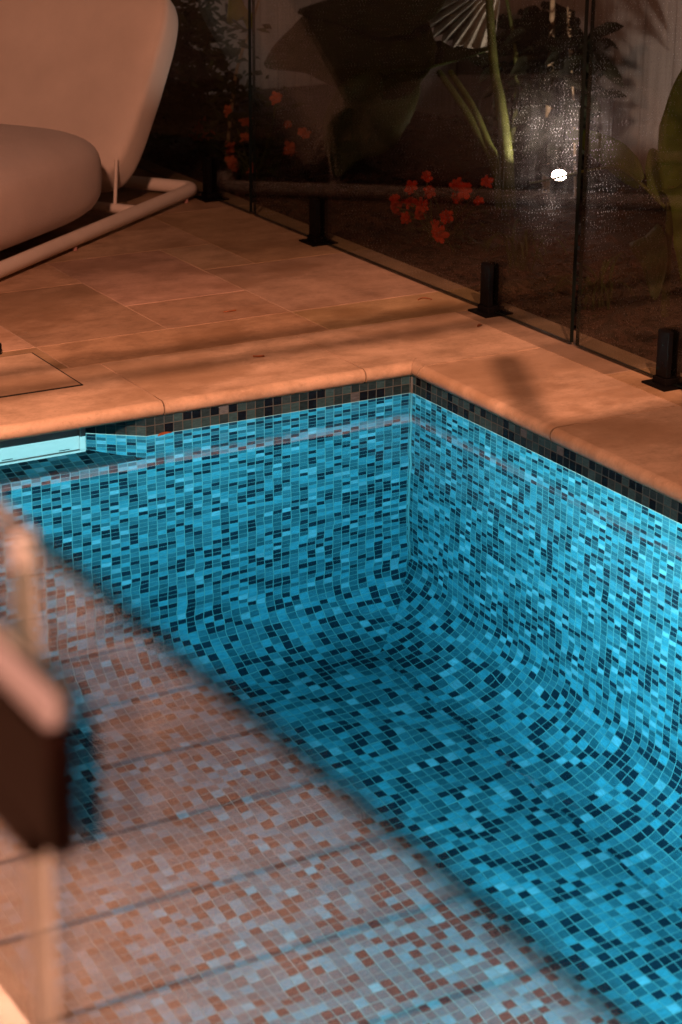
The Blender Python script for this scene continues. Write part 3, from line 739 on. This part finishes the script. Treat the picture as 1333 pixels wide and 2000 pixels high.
def flowering(name, label, base, spots, m, r):
    t = thing(name, label, "flowering plant", base); base = Vector(base)
    bm = bmesh.new()
    for s in spots:
        s = Vector(s); mid = (base + s) / 2 + Vector((random.uniform(-.03, .03), random.uniform(-.03, .03), 0.03)); tube(bm, bez([base + Vector((random.uniform(-.04, .04), random.uniform(-.06, .06), 0)), mid, s], 4), 0.0022, 6)
    mesh_obj("stems", bm, M_STEM, t)
    bm = bmesh.new()
    for k in range(150):
        s = Vector(random.choice(spots)); c = base.lerp(s, random.uniform(0.2, 0.95)) + Vector((random.uniform(-.02, .10), random.uniform(-.07, .07), random.uniform(-.05, .0)))
        if c.z < 0.02: c.z = 0.02 + random.random() * .03
        a = random.uniform(0, 6.28); d = Vector((math.cos(a), math.sin(a), random.uniform(-.6, .3))); l = random.uniform(0.025, 0.05)
        blade(bm, [c, c + d * l * .5 + Vector((0, 0, .006)), c + d * l], [0.003, l * .26, l * .2, 0.001], d.cross(Vector((0, 0, 1))), n=2, fold=0.2)
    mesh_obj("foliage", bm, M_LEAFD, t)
    for s in spots: flower(t, s, r * random.uniform(.8, 1.15), m, (-0.45 + random.uniform(-.5, .4), -0.8 + random.uniform(-.4, .4), 0.35 + random.uniform(-.5, .4)))
    return t
red = [(0.95, 1.433, 0.243), (0.95, 1.589, 0.126), (0.95, 1.684, 0.081), (0.95, 1.409, 0.198), (0.95, 1.554, 0.078), (0.95, 1.461, 0.119), (0.95, 1.394, 0.083), (0.95, 1.293, 0.134), (0.95, 1.219, 0.238), (0.95, 1.105, 0.281), (0.95, 1.156, 0.21), (0.95, 1.328, 0.066), (0.95, 1.547, 0.186), (0.95, 1.641, 0.129), (0.95, 1.43, 0.15), (0.95, 1.50, 0.09), (0.95, 1.62, 0.11), (0.95, 1.24, 0.25), (0.95, 1.28, 0.19)]
flowering("red_flowers", "low plant with clusters of vivid red flowers behind the glass, left of the garden light", (0.98, 1.38, 0), [(x + random.uniform(-.03, .03), y, z + 0.0) for x, y, z in red], M_RED, 0.021)
pink = [(0.9, 2.433, 0.365), (0.9, 2.345, 0.295), (0.9, 2.227, 0.275), (0.9, 2.326, 0.194), (0.9, 2.684, 0.25), (0.9, 2.685, 0.177), (0.9, 2.826, 0.114), (0.9, 3.05, 0.174), (0.9, 3.112, 0.118), (0.9, 3.019, 0.14), (0.9, 2.636, 0.065), (0.9, 2.796, 0.048), (0.9, 2.827, 0.264), (0.9, 2.80, 0.06), (0.9, 3.08, 0.15)]
flowering("coral_flowers", "plant with faded coral flowers in the dark beside the lounge chair", (0.95, 2.7, 0), pink, M_PINK, 0.024)

# small-leaved shrub by the back fence, stems, yellow leaf
sh = thing("shrub", "dark small-leaved shrub behind the lounge chair, backlit by specks of pale fence", "shrub", (1.0, 3.4, 0))
bm = bmesh.new()
for k in range(4200):
    c = Vector((random.gauss(0.86, 0.17), random.gauss(3.35, 0.22), 0.12 + abs(random.gauss(0.22, 0.30))))
    if c.x > 1.12 and c.z > 0.3: c.x = 0.8 + random.random() * .3
    if c.z > 1.1: c.z = random.random()
    a = random.uniform(0, 6.28); d = Vector((math.cos(a), math.sin(a), random.uniform(-.8, .5))); l = random.uniform(0.03, 0.06)
    blade(bm, [c, c + d * l * .5, c + d * l + Vector((0, 0, -.004))], [0.003, l * .25, l * .2, 0.001], d.orthogonal(), n=1, fold=0.2)
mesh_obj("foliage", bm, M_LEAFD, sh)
stem_part(sh, [(1.0, 3.3, 0), (0.99, 3.25, 0.25), (1.02, 3.2, 0.8)], (0.012, 0.007))
ys_ = thing("leaning_stem", "slim pale leaning stem topped by a yellow-green leaf at the panel joint", "plant", (0.97, 3.0, 0))
stem_part(ys_, [(0.97, 3.0, 0.0), (1.02, 3.0, 0.36), (1.086, 3.0, 0.54), (1.13, 3.0, 0.66)], (0.008, 0.005), M_DRY)
leaf_part("leaf", ys_, [(1.10, 3.0, 0.60), (1.05, 3.0, 0.585), (1.03, 3.0, 0.63), (1.02, 3.02, 0.75)], [0.01, 0.05, 0.05, 0.03, 0.005], (0.9, -0.2, -0.3), M_YEL, fold=0.2)
# dry flower stalk
ds = thing("dry_stalk", "thin dry brown stalk standing above the garden light", "stalk", (1.9, 1.9, 0))
stem_part(ds, [(1.9, 1.88, 0), (1.9, 1.911, 0.295), (1.9, 1.936, 0.445), (1.9, 1.964, 0.556), (1.9, 1.983, 0.70)], (0.005, 0.004), M_DRY)
bm = bmesh.new()
for k in range(16):
    z = 0.50 + k * 0.012; lathe(bm, (1.9 + random.uniform(-.007, .007), 1.95 + (z - .5) * .15 + random.uniform(-.007, .007), z), [(0, -.006), (.006, -.002), (.006, .003), (0, .007)], 7)
mesh_obj("seed_head", bm, M_DRY, ds)

# garden spotlight behind the glass
def emis(name, col, st):
    m, nt, p = mat(name); p.inputs["Emission Color"].default_value = (*col, 1); p.inputs["Emission Strength"].default_value = st; p.inputs["Base Color"].default_value = (0.8, 0.8, 0.8, 1); return m
GL = Vector((1.6, 1.578, 0.165)); GD = Vector((-0.3, -0.3, 1)).normalized()
def garden_light(label, c, aim, power, es, spread, beam):
    t = thing("garden_spotlight", label, "garden light", (c.x, c.y, 0), "spotlights in the planted bed")
    bm = bmesh.new(); tube(bm, [(c.x, c.y, -0.03), (c.x, c.y, c.z - .06)], 0.008, 10); mesh_obj("spike", bm, M_BLACK, t)
    bm = bmesh.new(); lathe(bm, c, [(0.0, -0.075), (0.028, -0.075), (0.031, -0.07), (0.031, -0.004), (0.029, -0.004)], 24, axis=aim); mesh_obj("housing", bm, M_BLACK, t)
    bm = bmesh.new(); lathe(bm, c, [(0.026, -0.004), (0.024, 0.002), (0.018, 0.007), (0.010, 0.009), (0.0, 0.010)], 24, axis=aim); mesh_obj("lens", bm, emis("lamp_lens", (1.0, 0.74, 0.66), es), t)
    d = bpy.data.lights.new("garden_beam", 'SPOT'); d.energy = power; d.color = (1.0, 0.76, 0.68); d.spot_size = spread; d.spot_blend = 0.12; d.shadow_soft_size = 0.02
    o = bpy.data.objects.new("garden_beam", d); COL.objects.link(o); o.parent = t
    o.location = c + aim * 0.03 - Vector(t.location); o.rotation_euler = (-Vector(beam).normalized()).to_track_quat('Z', 'Y').to_euler()
garden_light("small garden spotlight glowing white through the dewy glass", GL, Vector((-0.25, -0.38, 0.8)).normalized(), 19, 90, R(176), (0.15, 0.1, 1))
garden_light("garden spotlight hidden behind the lounge chair, washing the back fence", Vector((0.75, 4.2, 0.1)), Vector((0.45, 0.5, 0.75)).normalized(), 13, 40, R(150), (0.45, 0.5, 0.75))

# leaves and twigs lying about
def dead_leaf(label, c, l, a, cat="leaf", name="fallen_leaf", m=M_DEADLEAF):
    bm = bmesh.new(); c = Vector(c); d = Vector((math.cos(a), math.sin(a), 0))
    blade(bm, [c - d * l + Vector((0, 0, .001)), c + Vector((0, 0, .003)), c + d * l + Vector((0, 0, .002))], [0.001, l * .35, l * .3, 0.001], Vector((-d.y, d.x, 0)), n=5, fold=0.3)
    o = mesh_obj(name, bm, m); o.modifiers.new("thickness", 'SOLIDIFY').thickness = 0.0012
    return tag(o, label, cat, "fallen leaves")
dead_leaf("orange-brown leaf afloat at the waterline by the skimmer corner", (-0.742, -0.016, 0.001), 0.022, 0.15)
dead_leaf("curled brown leaf on the paving by the middle black spigot", (0.36, 0.22, DK), 0.013, 0.5)
def twig(label, pts, r):
    bm = bmesh.new(); tube(bm, bez(pts, 4), r, 6); return tag(mesh_obj("twig", bm, M_DEADLEAF), label, "twig", "twigs on the paving")
twig("short dark twig on the coping slab left of the pool corner", [(-0.352, 0.246, DK + .003), (-0.341, 0.236, DK + .004), (-0.325, 0.234, DK + .003)], 0.0025)
twig("thin curved twig on the paving left of the middle spigot", [(0.36, 0.55, DK + .002), (0.385, 0.56, DK + .003), (0.40, 0.535, DK + .002)], 0.0016)
twig("small twig in the damp patch beyond the narrow paver row", [(-0.21, 0.70, DK + .002), (-0.19, 0.695, DK + .003), (-0.17, 0.70, DK + .002)], 0.002)

# ------------------------------------------------------------------ photographer's side: what the near glass mirrors and what shades the deck
pg = thing("pergola", "white timber pergola over the terrace", "pergola", (-3.5, -2.5, DK))
for (x, y) in ((-3.555, -1.29), (-5.2, -1.27), (-3.5, -6.0), (-5.2, -6.0)):
    bm = bmesh.new(); box(bm, x - .035, x + .035, y - .035, y + .035, DK, 2.5, bev=.003); mesh_obj("post", bm, M_WHITEPOST, pg)
for ya in (-6.05, -1.31):
    bm = bmesh.new(); box(bm, -5.3, -3.4, ya, ya + .08, 2.5, 2.62); mesh_obj("beam", bm, M_WHITEPOST, pg)
# unseen pieces added only to shadow the deck and cut the terrace light
sf = thing("shadow_casters", "added unseen shadow casters high over the pool", "shadow caster", (-1.3, -2.7, 2.35))
for yb, r_ in ((-2.568, 0.015), (-2.640, 0.015)):
    bm = bmesh.new(); tube(bm, [(-3.6, yb, 2.35), (-0.2, yb, 2.35)], r_, 10); mesh_obj("bar", bm, M_WHITEPOST, sf)
bm = bmesh.new(); box(bm, -1.30, -0.2, -4.2, -3.035, 2.345, 2.355); mesh_obj("shadow_sheet", bm, M_WHITEPOST, sf)  # added sheet, shades the deck right of the pool corner
bm = bmesh.new(); tube(bm, [(-1.177, -2.94, 2.21), (-1.177, -2.94, 2.47)], 0.02, 10); mesh_obj("shadow_rod", bm, M_WHITEPOST, sf)  # added rod, casts the soft upright shadow band
bm = bmesh.new(); box(bm, -4.2, 0.2, -4.21, -4.19, 3.668, 4.3); mesh_obj("lamp_blocker", bm, M_WHITEPOST, sf)  # added board, keeps the terrace light off the far deck
sl = thing("side_lamp", "slim post lamp beside the pool, out of the picture", "lamp", (-2.25, -1.5, DK))
bm = bmesh.new(); tube(bm, [(-2.25, -1.5, DK), (-2.25, -1.5, 2.44), (-2.24, -1.5, 2.455), (-2.1, -1.5, 2.46)], 0.018, 12); mesh_obj("post", bm, M_BLACK, sl)
bm = bmesh.new(); lathe(bm, (-2.1, -1.5, 2.38), [(0.0, 0.075), (0.05, 0.075), (0.12, 0.03), (0.125, 0.03), (0.055, 0.08), (0.0, 0.08)], 24); mesh_obj("lamp_shade", bm, M_BLACK, sl)
